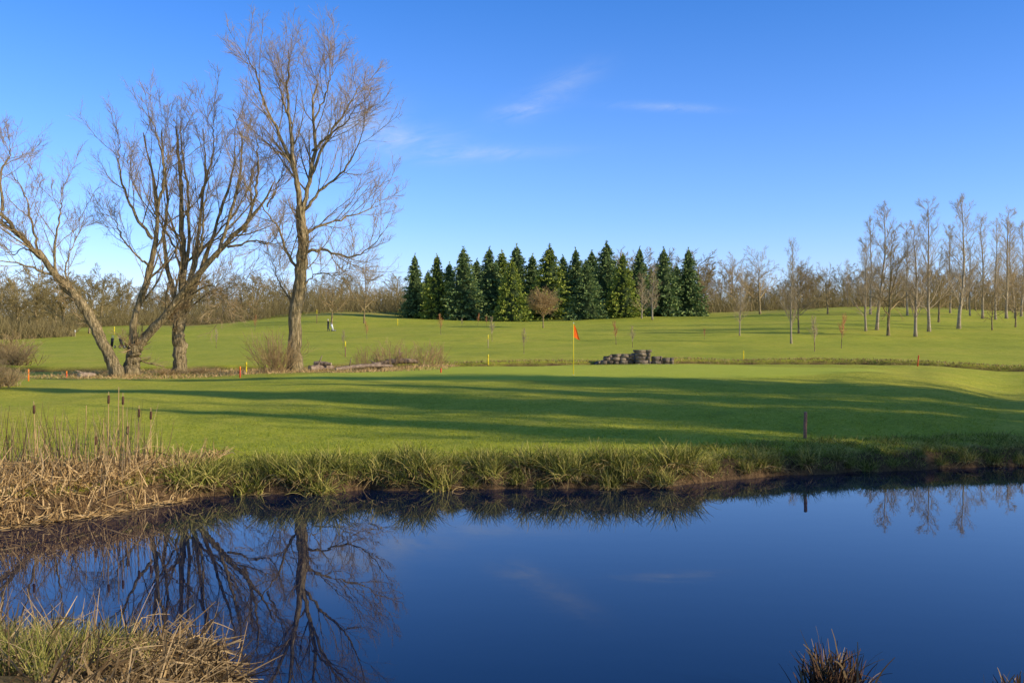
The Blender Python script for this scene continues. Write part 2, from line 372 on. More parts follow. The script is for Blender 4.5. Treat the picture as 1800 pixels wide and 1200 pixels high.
# ------------------------------------------------------------ generic bare trees
def bare(h,kind,tm,bm,rmin):
    root=empty('bare_tree',(0,0,0))
    n=16; T=grow(np.zeros((1,3)),np.array([[0.,0,1]]),h*(.97 if kind=='slender' else .72),n,.25,.05)
    T[0,0,2]=-.3
    Rt=(np.linspace(1,.12,n)*(.0125 if kind=='slender' else .017)*h)[None]; Rt[0,0]*=1.4
    V,Q=tubes(T,Rt,7,True); mk('trunk',V,Q,tm,root)
    m=MB()
    if kind=='slender':
        a=spawn(T,Rt,44,.14,.99,R(42),.28,6,.12,.07,.36,rmin*.9,lmin=.7,tl=.7)
        b=spawn(*a,9,.15,1,R(34),.5,4,.06,.08,.6,rmin*.55,lmin=.4)
        c=spawn(*b,5,.25,1,R(35),.55,3,.05,.1,.7,rmin*.42,lmin=.3)
        for x in(a,b,c): m.add(*tubes(*x,3))
    elif kind=='round':
        a=spawn(T,Rt,26,.22,1,R(62),.60,8,.10,.09,.55,rmin*1.3,lmin=1,tl=.45)
        b=spawn(*a,9,.2,1,R(40),.42,5,.06,.12,.6,rmin*.8,lmin=.5)
        c=spawn(*b,8,.2,1,R(38),.5,4,.04,.14,.7,rmin*.55,lmin=.35)
        for x in(a,b,c): m.add(*tubes(*x,3))
    else:
        N=90; u_=rng.normal(size=(N,3)); u_[:,2]=np.where(u_[:,2]<-.5,-u_[:,2],u_[:,2]); u_=nrm(u_)
        st=np.zeros((N,3)); st[:,2]=h*rng.uniform(.25,.5,N)
        end=np.array([0,0,h*.58])+u_*np.array([.42,.42,.42])*h*rng.uniform(.7,1,(N,1))
        tt=np.linspace(0,1,8)[None,:,None]; P=st[:,None]*(1-tt)+end[:,None]*tt; P[...,2]+=np.sin(tt[...,0]*3.14)*-.1; P+=rng.normal(size=P.shape)*.05
        a=(P,np.full((N,8),rmin*1.6)*np.linspace(1.3,.5,8))
        b=spawn(*a,11,.3,1,R(40),.38,4,.02,.1,.6,rmin*.9,lmin=.4)
        c=spawn(*b,4,.3,1,R(36),.5,3,.0,.1,.7,rmin*.6,lmin=.3)
        for x in(a,b,c): m.add(*tubes(*x,3))
    m.obj('crown',bm,root)
    return root
protos={}
used=set()
def plant(key,x,y,z,h,wx=1.,rz=None,**k):
    p,h0=protos[key]; s=h/h0; rz=random.uniform(0,6.28) if rz is None else rz
    if key not in used:
        used.add(key); p.location=(x,y,z);p.rotation_euler=(0,0,rz);p.scale=(s*wx,s*wx,s);tag(p,**k);return p
    return dup(p,(x,y,z),rz,(s*wx,s*wx,s),**k)
for i in range(3): protos['sl%d'%i]=(bare(16,'slender',BARKP,TWP,.024),16)
for i in range(2): protos['ro%d'%i]=(bare(12,'round',BARK,TWB,.022),12)
for i in range(4): protos['wd%d'%i]=(bare(12,'round',BARK,TWD,.034),12)
protos['ball']=(bare(8,'ball',BARK,TWS,.024),8)
def ptop(p): return max(max(v[2] for v in c.bound_box) for c in p.children)
for k_,(p,h0) in list(protos.items()): protos[k_]=(p,ptop(p))
def stand(key,px,pyb,pyt,wx,label,group=None,cat='tree',Y=None):
    x,y,z=G(px,pyb) if Y is None else P3(px,Y)
    zt=CH-(pyt-600)*y/F
    return plant(key,x,y,z,zt-z,wx,label=label,cat=cat,group=group)
rt=[('sl0',1300,590,462,.8,'thin bare tree standing alone left of the right-hand stand, just right of the spruces'),
('sl1',1391,604,415,.8,'slender bare tree nearest the viewer at the left end of the right-hand stand'),
('ro0',1404,586,448,.7,'small bushy bare tree just behind the slender leftmost tree of the right-hand stand'),
('sl2',1522,582,410,1.0,'slender bare tree immediately left of the paired tall birches in the right-hand stand'),
('sl0',1541,580,352,1.05,'tall slender bare tree, first tall one from the left in the right-hand stand'),
('ro1',1561,590,395,.85,'broad dark bare tree with round crown in the right-hand stand'),
('sl1',1609,592,385,1.2,'low-branched pyramid shaped bare tree in the middle of the right-hand stand'),
('sl2',1633,583,340,1.,'tall slender bare tree right of the pyramid shaped one'),
('ro0',1650,566,430,.8,'short dense bare tree tucked behind the tall slender ones'),
('sl0',1685,578,335,1.1,'tallest bare tree of the right-hand stand with pale straight trunk'),
('sl1',1727,560,372,1.,'slender bare tree right of the tallest one in the right-hand stand'),
('ro1',1744,580,480,.8,'short dark bare tree between two tall pale ones near the right edge'),
('sl2',1769,560,360,1.,'tall slender bare tree second from the right edge'),
('sl0',1795,556,385,1.0,'tall bare tree cut by the right edge of the picture'),
('ro1',1785,575,465,.8,'small dark bare tree at the right edge in front of the tall ones'),
('ro0',1336,552,428,.9,'bare tree with irregular open crown on the crest left of the right-hand stand'),
('ro1',1455,552,458,1.,'round-crowned bare tree on the crest between two open gaps'),
('ro0',1240,550,458,.8,'light brown bare tree against the right end of the spruce grove'),
('ro1',640,568,450,.75,'bare open-crowned tree left of the spruce grove'),
('ro0',583,570,468,.9,'pale brown bushy bare tree behind the golfer'),
('ro1',690,545,496,1.2,'small bare tree touching the left end of the spruce grove'),
('ball',955,576,500,1.,'round ball-crowned bare tree in front of the spruces'),
('sl1',1147,562,462,1.3,'brown leafless tree between spruces near the right end of the grove'),
('sl2',1128,560,478,1.3,'narrow brown leafless tree half hidden between the spruces'),
]
for k_,px,pb,pt,wx,lb in rt: stand(k_,px,pb,pt,wx,lb)
for px,Y in ((1380,235),(1405,240),(1320,230),(1290,240),(1490,235),(1525,225),(1590,215),(1665,235),(1700,220),(1755,230),(1580,240),(1620,225),(1425,245),(1545,205),(1605,200),(1715,205),(1780,200)):
    stand(random.choice(['ro0','ro1','sl1']),px,0,random.uniform(440,490),.9,'bare tree among the backdrop of the right-hand stand','bare trees on the crest at right',Y=Y)
for px,Y in ((1595,165),(1705,168),(1750,158),(1530,170),(1670,175),(1785,165)):
    stand(random.choice(['sl0','sl1','sl2']),px,0,random.uniform(375,425),.9,'slender bare tree in the second row of the right-hand stand','second row of slender trees at right',Y=Y)
def treeline(pxs,t0,t1,label,group,y0=235,y1=300):
    for px in pxs:
        px+=random.uniform(-9,9); Y=random.uniform(y0,y1)
        stand(random.choice(['wd0','wd1','wd2','wd3']),px,0,random.uniform(t0,t1) if random.random()<.8 else t0-random.uniform(0,16),random.uniform(1.,1.6),label,group,Y=Y)
treeline(range(-90,720,12),486,520,'bare brown tree in the distant treeline left of the spruces','distant trees at left')
treeline(range(-90,190,30),465,505,'bare tree in the nearer hedge line at the far left','hedge line trees at far left',150,175)
treeline(range(1190,1900,13),470,506,'bare brown tree in the distant treeline right of the spruces','distant trees at right',240,310)
treeline(range(1060,1250,22),442,468,'bare treetop showing behind the right half of the spruce grove','bare trees behind the spruces',250,270)
def scrub(name,p0,p1,Y0,Y1,h,N,label):
    px=rng.uniform(p0,p1,N);Y=rng.uniform(Y0,Y1,N);X=(px-900)*Y/F;Z=H(X,Y)
    d=rng.normal(size=(N,3))*.5;d[:,2]=1
    P=grow(np.stack([X,Y,Z-.1],-1),d,h*rng.uniform(.4,1.1,N)*(1+.5*sn(X,Y,14,5,3)),5,.05,.2)
    V,Q=tubes(P,np.full((N,5),.045)*np.linspace(1,.5,5),3); o=mk(name,V,Q,TWD);tag(o,label,'undergrowth',kind='stuff')
scrub('distant_scrub',-150,740,215,300,6.5,12000,'brown tangled scrub under the distant treeline at left')
scrub('distant_scrub',1180,1950,225,300,5.5,9000,'brown tangled scrub under the distant treeline at right')
scrub('hedge_scrub',-150,130,140,165,3.0,3500,'brown hedge scrub at the far left of the fairway')
# ------------------------------------------------------------ spruces
def spruce(h,w,nm,nb=480,nc=15):
    root=empty('spruce_tree',(0,0,0))
    V,Q=tubes(np.array([[0,0,-.3],[0,0,h*.5],[0,0,h*.97]]),np.array([.2,.12,.02])*h/14,7,True);mk('trunk',V,Q,BARK,root)
    m=MB()
    t=rng.random(nb)**1.12*.975+.015; z=t*h
    prof=w/2*(1-t)**.72*np.minimum(1,.88+t*3)*rng.uniform(.78,1.14,nb)
    az=rng.uniform(0,6.283,nb)
    prof*=1+.12*np.sin(az*3+t*9+rng.random()*6)
    azv=np.stack([np.cos(az),np.sin(az),np.zeros(nb)],-1)
    s=(np.arange(nc)+rng.random((nb,nc)))/nc; s=.45+.6*s
    rad=prof[:,None]*s
    pos=azv[:,None,:]*rad[...,None]; pos[...,2]=z[:,None]-.22*rad+.10*rad*s*s+rng.normal(size=rad.shape)*.12
    pos[...,:2]+=rng.normal(size=pos[...,:2].shape)*.16*(.3+rad[...,None]*.25)
    c=pos.reshape(-1,3); dr=nrm(np.repeat(azv,nc,0)+rng.normal(size=c.shape)*.5+np.array([0,0,-.15]))
    L=rng.uniform(.30,.58,len(c))[:,None]*(.45+.55*(1-np.repeat(t,nc))[:,None]); Wd=nrm(np.cross(dr,rng.normal(size=c.shape)+np.array([0,0,.3])))*L*.42
    V=np.stack([c-dr*L*.5,c+Wd,c+dr*L*.8,c-Wd],1).reshape(-1,3); Q=np.arange(len(V)).reshape(-1,4)
    m.add(V,Q)
    k=40; cz=rng.uniform(.90,1.03,k)*h; c=np.stack([rng.normal(size=k)*.06,rng.normal(size=k)*.06,cz],-1); dr=nrm(rng.normal(size=(k,3))*.5+np.array([0,0,.9])); Wd=nrm(np.cross(dr,rng.normal(size=(k,3))))*.08
    V=np.stack([c,c+dr*.2+Wd,c+dr*.5,c+dr*.2-Wd],1).reshape(-1,3);m.add(V,np.arange(len(V)).reshape(-1,4))
    m.obj('crown',nm,root,smooth=False)
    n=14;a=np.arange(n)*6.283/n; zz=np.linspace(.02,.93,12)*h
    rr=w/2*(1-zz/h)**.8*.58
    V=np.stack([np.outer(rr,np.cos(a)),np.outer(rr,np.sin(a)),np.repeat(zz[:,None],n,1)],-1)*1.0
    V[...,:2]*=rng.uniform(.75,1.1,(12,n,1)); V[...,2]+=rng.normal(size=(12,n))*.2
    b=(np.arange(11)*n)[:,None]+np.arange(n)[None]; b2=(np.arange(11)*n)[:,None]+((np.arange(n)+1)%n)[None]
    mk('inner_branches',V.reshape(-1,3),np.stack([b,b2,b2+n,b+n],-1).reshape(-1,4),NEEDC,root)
    return root
for i,(h,w_,nm) in enumerate(((14,9.6,NEED2),(14,10.2,NEED),(14,9.0,NEED2),(14,10,NEED))): protos['sp%d'%i]=(spruce(h,w_,nm),14)
sp=[(729,450,203,.9,'spruce at the left end of the dark evergreen grove',2),
(768,450,198,.9,'second spruce from the left end of the grove, slightly lighter in colour',1),
(815,438,196,1.08,'third spruce from the left, a broad full tree in the front of the grove',0),
(860,438,212,1.1,'dark spruce set back behind the broad third tree from the left',2),
(900,458,190,.95,'paler yellow-green spruce standing forward left of the round bare tree',1),
(966,434,206,1.15,'wide spruce directly behind the round bare tree',3),
(1030,460,190,1.1,'blue-green spruce standing forward just right of the round bare tree',0),
(1012,440,214,1.0,'spruce peeking over the blue-green one near the centre of the grove',2),
(1066,428,208,1.05,'tallest pointed spruce right of the grove centre',0),
(1095,448,192,.95,'bright green spruce standing forward right of the tallest one',1),
(1124,438,214,.9,'narrow dark spruce behind the brown leafless trees',2),
(1167,438,198,.95,'second spruce from the right end of the grove',0),
(1210,440,200,1.0,'spruce at the right end of the dark evergreen grove',2)]
for px,pt,Y,wx,lb,i in sp: stand('sp%d'%i,px,0,pt,wx*1.0,lb,Y=Y)
for px,pt,Y in ((790,464,216),(752,478,214),(838,458,218),(882,444,220),(908,434,222),(990,452,224),(1040,444,222),(936,450,222),(1145,476,222),(1190,468,218)):
    stand(random.choice(['sp0','sp2','sp3']),px,0,pt,1.15,'dark spruce crowded in the back rows of the grove','spruces in the back rows of the grove',Y=Y)
for x,y,h,wx in ((33,13.5,18,.32),(40,15,24,.34),(33,18.2,19,.30),(46,13.5,27,.36),(49,20,29,.32),(37,20.5,19,.28)):
    plant('sp%d'%random.randrange(4),x,y,Hs(x,y),h,wx,label='dark evergreen beyond the right edge of the view that shades the near bank',cat='tree',group='evergreens beyond the right edge')
for x,y,h in ((29,23,14),(30,29,12),(28,20,14),(36,24,18),(35,16,19),(42,18,21),(30,15.5,15)):
    plant(random.choice(['ro0','ro1']),x,y,Hs(x,y),h,1.,label='bare tree beyond the right edge of the view beside the pond',cat='tree',group='bare trees beyond the right edge')
# ------------------------------------------------------------ shrubs and saplings
def bush(h,spread,N,bm,rmin,name='bare_shrub'):
    pos=rng.normal(size=(N,3))*spread*.15; pos[:,2]=-.05
    d=rng.normal(size=(N,3))*spread/h*.6; d[:,2]=1
    P=grow(pos,d,h*rng.uniform(.5,1.05,N),7,.04,.09);Rr=np.full((N,7),rmin*1.8)*np.linspace(1,.4,7)
    b=spawn(P,Rr,8,.25,1,R(34),.4,4,.05,.12,.7,rmin,lmin=.1)
    m=MB();m.add(*tubes(P,Rr,3));m.add(*tubes(*b,3));o=m.obj(name,bm);return o
def put(o,p,rz=0,s=1,**k): o.location=p;o.rotation_euler=(0,0,rz);o.scale=(s,s,s) if not isinstance(s,tuple) else s;tag(o,**k);return o
def cp(o,p,rz=0,s=1,**k):
    c=o.copy();C.objects.link(c)
    for key in('label','category','group'):
        if key in c:del c[key]
    return put(c,p,rz,s,**k)
sh=bush(2.0,1.8,100,TWS,.007); put(sh,P3(482,49.5),label='large rounded bare brown shrub just left of the tallest tree trunk',cat='shrub',s=(1.05,1.05,1.1))
shd=bush(2.0,2.2,120,TWB,.009)
sr=bush(1.4,1.1,34,TWS,.006)
put(sr,P3(636,53),label='leftmost of the low straw-brown shrubs behind the green',cat='shrub')
for px,Y,s,lb in ((662,54,.9,'small straw-brown shrub second from the left behind the green'),(688,53.5,1.25,'taller straw-brown shrub with upright twigs, middle of the row behind the green'),(716,54,1.,'straw-brown shrub right of the tallest one in the row'),(745,53,1.1,'straw-brown shrub near the right end of the row behind the green'),(768,54,1.,'rightmost of the low straw-brown shrubs behind the green')):
    cp(sr,P3(px,Y),random.uniform(0,6),s,label=lb,cat='shrub')
put(shd,P3(8,40),1,(.8,.8,.45),label='dense brown bramble bush at the far left edge above the reeds',cat='shrub')
cp(shd,P3(-24,38),2,(.9,.9,.7),label='brown bramble bush cut by the left edge of the picture',cat='shrub')
cp(shd,P3(30,62),2,(1.4,1.4,.8),label='brown scrub bush behind the bramble at the far left',cat='shrub')
cp(shd,P3(5,70),3,(1.6,1.6,1.1),label='farthest brown scrub bush at the left edge',cat='shrub')
cp(sh,P3(355,52),3,(.7,.7,.2),label='low brown shrub at the foot of the stout trunk',cat='shrub')
cp(sh,P3(292,51),1,(.7,.7,.2),label='low brown shrub between the forked tree and the stout trunk',cat='shrub')
def sapling(tm):
    root=empty('sapling',(0,0,0)); T=grow(np.zeros((1,3)),np.array([[0.,0,1]]),2.2,8,.3,.04);Rt=(np.linspace(1,.3,8)*.035)[None]
    V,Q=tubes(T,Rt,5);mk('trunk',V,Q,BARK,root)
    a=spawn(T,Rt,26,.3,1,R(28),.4,5,.1,.05,.5,.014,lmin=.3);b=spawn(*a,4,.2,1,R(28),.5,3,.05,.08,.7,.011,lmin=.15)
    m=MB();m.add(*tubes(*a,3));m.add(*tubes(*b,3));m.obj('crown',tm,root);return root
protos['sa0']=(sapling(TWR),2.3);protos['sa1']=(sapling(TWP),2.3)
for k_,px,pb,pt,lb in (('sa0',775,588,554,'red-twigged sapling below the left part of the spruce grove'),('sa0',840,573,552,'small red sapling against the foot of the spruces'),('sa0',855,573,556,'tiny red sapling right beside another at the foot of the spruces'),
 ('sa1',603,612,582,'orange-twigged sapling left of the fairway centre'),('sa1',921,622,580,'pale sapling on the fairway left of the flag'),('sa0',1083,606,566,'orange sapling on the fairway right of the flag'),('sa1',1112,612,575,'pale thin sapling above the stone bridge'),
 ('sa0',1238,597,578,'small bushy orange sapling right of the stone bridge'),('sa1',1432,618,560,'pale sapling with a stake in front of the right-hand stand'),('sa0',1479,612,556,'reddish sapling right of the staked one'),('sa0',645,596,566,'red sapling on the far fairway right of the tallest tree'),('sa1',812,575,560,'little sapling in the shade of the spruces'),
 ('sa0',448,582,555,'reddish sapling seen left of the tallest tree trunk'),('sa1',380,612,580,'pale sapling on the fairway right of the stout trunk'),('sa1',865,600,560,'thin sapling beside the pale fairway stake')):
    stand(k_,px,pb,pt,1.,lb,cat='sapling')
# ------------------------------------------------------------ logs
def log(p0,p1,r,label,bend=.1,stub=0):
    a=np.array(p0);b=np.array(p1);root=empty('fallen_log',p0)
    n=14;t=np.linspace(0,1,n)[:,None];P=(b-a)*t;P[:,2]+=np.sin(t[:,0]*3.1)*bend;P[:,1]+=np.sin(t[:,0]*5)*bend*.6
    rr=r*np.linspace(1,.7,n)*(1+.06*rng.normal(size=n));V,Q=tubes(P,rr,10,False);V+=rng.normal(size=V.shape)*r*.06
    mk('log_trunk',V,Q,LOG,root)
    for i,(c,nn) in enumerate(((P[0],P[0]-P[1]),(P[-1],P[-1]-P[-2]))):
        rad=rr[0 if i==0 else -1]; V2,Q2=tubes(np.array([c,c+nrm(nn)*.02]),np.array([rad*.98,rad*.9]),10,True);mk('cut_end',V2,Q2,LOGE,root)
    for j in range(stub):
        s=P[rng.integers(3,n-2)];d=rng.normal(size=3);d[2]=abs(d[2])+.4;d=nrm(d)
        V2,Q2=tubes(np.array([s,s+d*.35,s+d*.7]),np.array([r*.35,r*.25,r*.1]),5);mk('branch_stub',V2,Q2,LOG,root)
    tag(root,label,'log')
def lp(px,Y,dz): x,y,z=P3(px,Y);return (x,y,z+dz)
log(lp(545,52,.12),lp(585,53,.16),.17,'short dark cut log right of the tallest tree',.03,1)
log(lp(553,52.6,.38),lp(582,52.4,.34),.13,'shorter dark log lying on top of another by the tallest tree',.02)
log(lp(590,51.5,.10),lp(690,53,.14),.11,'long thin pale log lying behind the left edge of the green',.10,3)
log(lp(655,53.2,.22),lp(735,54.2,.34),.17,'thick brown log with raised end among the straw-brown shrubs',.12,2)
log(lp(140,49,.1),lp(165,50,.1),.15,'short log lying left of the leaning tree base',.03,1)
# ------------------------------------------------------------ stone bridge
def stonewall(xs,hs,y,thick,name,root,base=-.35,cap=False):
    m=MB(); z=base
    hmax=max(hs)
    while z<hmax-.02:
        ch=random.uniform(.15,.24); x=xs[0]
        if hmax-z<.30: ch=hmax-z
        while x<xs[-1]-.05:
            wd=min(random.uniform(.28,.75),xs[-1]-x+.02); xc=x+wd/2; top=np.interp(xc,xs,hs)
            if z+ch*.3<top:
                hh=min(ch,max(top-z,.06)); g=.004
                v=[]
                for sx in(-1,1):
                    tp=np.interp(xc+sx*wd/2,xs,hs)
                    for sy in(-1,1):
                        for sz in(0,1):
                            zz=z+sz*(hh-g)
                            if sz and z+ch>=top-.02: zz=max(z+.04,min(tp,z+ch))
                            v.append((xc+sx*(wd/2-g)+random.uniform(-.008,.008),y+sy*(thick/2+random.uniform(-.05,.03)),zz+random.uniform(-.006,.006)))
                m.add(v,np.array([[0,1,3,2],[4,6,7,5],[0,4,5,1],[2,3,7,6],[0,2,6,4],[1,5,7,3]]))
            x+=wd
        z+=ch
    m.obj(name,STONE,root,smooth=False)
bp=P3(1112,60.5); br=empty('stone_bridge',(bp[0],bp[1],bp[2]+.02)); tag(br,'ruined stone humped footbridge with stepped parapet behind the green','bridge')
k=60.5/F
xs=[(p-1112)*k for p in (1046,1052,1062,1076,1098,1111)];hs=[.25,.45,.62,.82,.84,.80]
stonewall(xs,hs,-.7,.38,'parapet',br); stonewall(xs,[h*.95 for h in hs],.9,.38,'parapet',br)
stonewall([(p-1112)*k for p in (1114,1139)],[.92,.92],-.6,.8,'pier',br)
stonewall([(p-1112)*k for p in (1112,1141)],[1.06,1.06],-.6,.9,'cap_stones',br,base=.925)
stonewall([(p-1112)*k for p in (1143,1160)],[.68,.68],-.65,.5,'stepped_wing',br)
stonewall([(p-1112)*k for p in (1161,1180)],[.58,.58],-.6,.6,'end_block',br)
stonewall([(p-1112)*k for p in (1114,1142)],[.85,.85],1.0,.6,'pier',br)
V,Q=tubes(np.array([[xs[0],.1,-.1],[xs[1],.1,.05],[xs[3],.1,.28],[xs[5],.1,.28],[1.6,.1,.1]]),np.array([.1,.55,.6,.6,.4]),8,True);V[:,2]=V[:,2]*.6;mk('deck',V,Q,STONE,br)
# ------------------------------------------------------------ marker posts
def post(px,py,hpx,m1,m2,label,wr=.045,band=.35,Y=None,lean=0,name='marker_post',taper=1.):
    x,y,z=G(px,py) if Y is None else P3(px,Y)
    h=hpx*y/F;root=empty(name,(x,y,z));root.rotation_euler=(lean*.4,lean,0)
    V,Q=tubes(np.array([[0,0,-.2],[0,0,h*.5],[0,0,h*(1-band)]]),np.array([wr*.9*taper,wr,wr]),8,True);mk('stake',V,Q,m1,root)
    if m2:
        V,Q=tubes(np.array([[0,0,h*(1-band)+.001],[0,0,h-wr*.5],[0,0,h]]),np.array([wr*1.04,wr*1.04,wr*.6]),8,True);mk('painted_top',V,Q,m2,root)
    tag(root,label,'post');return root
for a in ((50,670,21,ORG,ORG,'orange marker post at the far left below the leaning tree'),
 (117,664,12,REDP,ORG,'small orange stub post left of the leaning tree base'),
 (422,664,20,REDP,ORG,'short orange-red post left of the yellow one beside the tallest tree'),
 (433,657,21,YEL,YEL,'yellow post right of the short orange-red one'),
 (607,627,27,WOODP,YEL,'brown post with yellow top on the left fairway'),
 (858,641,18,YEL,YEL,'small yellow post behind the green left of the flag'),
 (858,612,24,LOGE,YEL,'pale stake on the fairway directly above the small yellow post'),
 (1307,632,16,YEL,YEL,'small yellow post near the ditch right of the bridge'),
 (1613,644,20,REDP,REDP,'red post leaning slightly behind the right end of the green'),
 (201,588,14,YEL,YEL,'tiny yellow post on the far left fairway'),
 (557,568,24,WOODP,YEL,'thin yellow-topped post beside the golfer'),
 (699,572,12,YEL,YEL,'tiny yellow post at the left foot of the spruces'),
 (1432,617,24,WOODP,LOGE,'stake beside the pale sapling at right'),
 (1164,545,8,YEL,YEL,'very small yellow post among the spruces at right'),
 (775,655,12,REDP,None,'small red peg at the edge of the ditch behind the green'),
 (132,592,12,LOGE,WHT,'pale post at the far left end of the fairway')):
    y_=G(a[0],a[1])[1]
    post(*a,wr=.036 if y_<95 else .055,lean=.08 if a[0]==1613 else 0)
def weathered(px,Y,h,label):
    x,y,z=P3(px,Y);root=empty('wooden_post',(x,y,z));root.rotation_euler=(0,.02,0)
    P=np.stack([rng.normal(size=9)*.004,rng.normal(size=9)*.004,np.linspace(-.3,h,9)],-1);V,Q=tubes(P,.042*(1+.05*rng.normal(size=9)),9,True);V+=rng.normal(size=V.shape)*.003
    mk('stake',V,Q,WOODP,root);V,Q=tubes(np.array([[0,0,h+.001],[0,0,h+.02]]),np.array([.04,.025]),9,True);mk('worn_top',V,Q,LOG,root)
    tag(root,label,'post')
weathered(1415,24.8,.64,'weathered reddish-brown wooden post on the bank above the water')
# ------------------------------------------------------------ flagstick
fx,fy,fz=P3(1008,40.5); fr=empty('golf_flag',(fx,fy,fz),R(38));tag(fr,'yellow flagstick with a limp orange flag on the green','flag')
V,Q=tubes(np.array([[0,0,-.1],[0,0,1.],[0,0,2.10]]),np.array([.018,.018,.016]),8,True);mk('pole',V,Q,YEL,fr)
V,Q=tubes(np.array([[0,0,2.09],[0,0,2.115],[0,0,2.13]]),np.array([.02,.024,.01]),8,True);mk('finial',V,Q,WHT,fr)
nu,nv=9,9;V=[]
for i in range(nv):
    for j in range(nu):
        u=j/(nu-1);v=i/(nv-1); 
        V.append((.014+u*(.06+.18*v)*1.3,.03*math.sin(u*9+v*2)*u-.02*u,2.06-.52*v-u*(.10+.05*v)+.03*u*math.sin(v*7)))
q=[[i*nu+j,i*nu+j+1,(i+1)*nu+j+1,(i+1)*nu+j] for i in range(nv-1) for j in range(nu-1)]
mk('flag',V,np.array(q),FLAG,fr)
V,Q=tubes(np.array([[0,0,.004],[0,0,.008]]),np.array([.058,.054]),16,True);mk('cup_rim',V,Q,WHT,fr)
# ------------------------------------------------------------ golfer + trolleys
def person(px,py,label,rz):
    x,y,z=G(px,py)
    vs={'pel':(0,0,.95,.15,.11),'ch':(0,-.02,1.28,.18,.12),'nk':(0,-.03,1.48,.06,.06),'hd':(0,-.05,1.60,.085,.095),'tp':(0,-.05,1.70,.075,.085),
     'ls':(.19,-.02,1.40,.07,.07),'le':(.25,.02,1.13,.05,.05),'lw':(.22,-.2,.95,.035,.035),'lh':(.21,-.27,.93,.04,.025),
     'rs':(-.19,-.02,1.40,.07,.07),'re':(-.26,.08,1.14,.05,.05),'rw':(-.24,.0,.9,.035,.035),'rh':(-.24,-.04,.82,.04,.025),
     'lk':(.10,-.12,.52,.075,.08),'la':(.1,-.1,.10,.045,.05),'lt':(.1,-.26,.04,.04,.03),
     'rk':(-.10,.05,.5,.075,.08),'ra':(-.1,.26,.12,.045,.05),'rt':(-.1,.12,.04,.04,.03)}
    ed=[('pel','ch'),('ch','nk'),('nk','hd'),('hd','tp'),('ch','ls'),('ls','le'),('le','lw'),('lw','lh'),('ch','rs'),('rs','re'),('re','rw'),('rw','rh'),('pel','lk'),('lk','la'),('la','lt'),('pel','rk'),('rk','ra'),('ra','rt')]
    nm=list(vs);me=bpy.data.meshes.new('b');me.from_pydata([vs[n][:3] for n in nm],[(nm.index(a),nm.index(b)) for a,b in ed],[])
    o=bpy.data.objects.new('tmp',me);C.objects.link(o);o.modifiers.new('s','SKIN')
    for i,n in enumerate(nm): me.skin_vertices[0].data[i].radius=vs[n][3:]; me.skin_vertices[0].data[i].use_root=(n=='pel')
    o.modifiers.new('u','SUBSURF').levels=2
    dg=bpy.context.evaluated_depsgraph_get();bm=bpy.data.meshes.new_from_object(o.evaluated_get(dg));bpy.data.objects.remove(o)
    bm.materials.clear()
    for mm in (SKIN,BLK,mat('navy_trousers',(.02,.025,.05),(.03,.035,.07),9,.9)):bm.materials.append(mm)
    for p in bm.polygons:
        c=p.center;p.use_smooth=True
        p.material_index=0 if (c.z>1.5 or (abs(c.x)>.17 and c.z<.93 and c.z>.7)) else (2 if c.z<.93 else 1)
    root=empty('person',(x,y,z),rz);tag(root,label,'person')
    b=bpy.data.objects.new('body',bm);C.objects.link(b);b.parent=root
    P=np.array([[0,-.05,1.68],[0,-.05,1.74],[0,-.05,1.78]]);V,Q=tubes(P,np.array([.1,.09,.03]),12,True);m=MB();m.add(V,Q);m.add([(-.07,-.13,1.69),(.07,-.13,1.69),(.05,-.22,1.68),(-.05,-.22,1.68)],np.array([[0,1,2,3]]));m.obj('cap',WHT,root)
    return x,y,z
def trolley(px,py,label,rz,bagm):
    x,y,z=G(px,py);root=empty('golf_trolley',(x,y,z),rz);tag(root,label,'golf trolley')
    V,Q=tubes(np.array([[0,.12,.2],[0,-.02,.65],[0,-.12,1.0]]),np.array([.12,.14,.15]),12,True);bag=mk('golf_bag',V,Q,bagm,root)
    m=MB()
    for i in range(6):
        a=i*1.05; m.add(*tubes(np.array([[.06*math.cos(a),-.12+.06*math.sin(a),.95],[.09*math.cos(a),-.2+.08*math.sin(a),1.2+.03*i%.1]]),np.array([.008,.008]),5,True))
        m.add(*tubes(np.array([[.09*math.cos(a)-.03,-.2+.08*math.sin(a),1.2],[.09*math.cos(a)+.04,-.2+.08*math.sin(a),1.22]]),np.array([.02,.025]),6,True))
    m.obj('club',METAL,bag)
    V,Q=tubes(np.array([[0,.3,.12],[0,.05,.55],[0,-.3,1.02],[0,-.42,1.02]]),np.array([.018]*4),6,True);mk('frame',V,Q,METAL,root)
    V,Q=tubes(np.array([[-.3,.1,.15],[.3,.1,.15]]),np.array([.014]*2),6,True);mk('axle',V,Q,METAL,root)
    for cx,cy,r in((-.32,.1,.15),(.32,.1,.15),(0,.5,.1)):
        V,Q=tubes(np.array([[cx-.03,cy,r],[cx+.03,cy,r]]),np.array([r,r]),16,True);wh=mk('wheel',V,Q,RUB,root,smooth=False)
        V,Q=tubes(np.array([[cx-.035,cy,r],[cx+.035,cy,r]]),np.array([r*.5,r*.5]),12,True);mk('hub',V,Q,WHT,wh,smooth=False)
person(577,582,'golfer in dark clothes and pale cap walking on the far fairway',R(-60))
trolley(584,582,'golf trolley with pale bag beside the walking golfer',R(-60),WHT)
trolley(197,612,'left one of two dark golf trolleys parked on the left fairway',R(40),BLK)
trolley(213,612,'right one of two dark golf trolleys parked on the left fairway',R(-30),BLK)
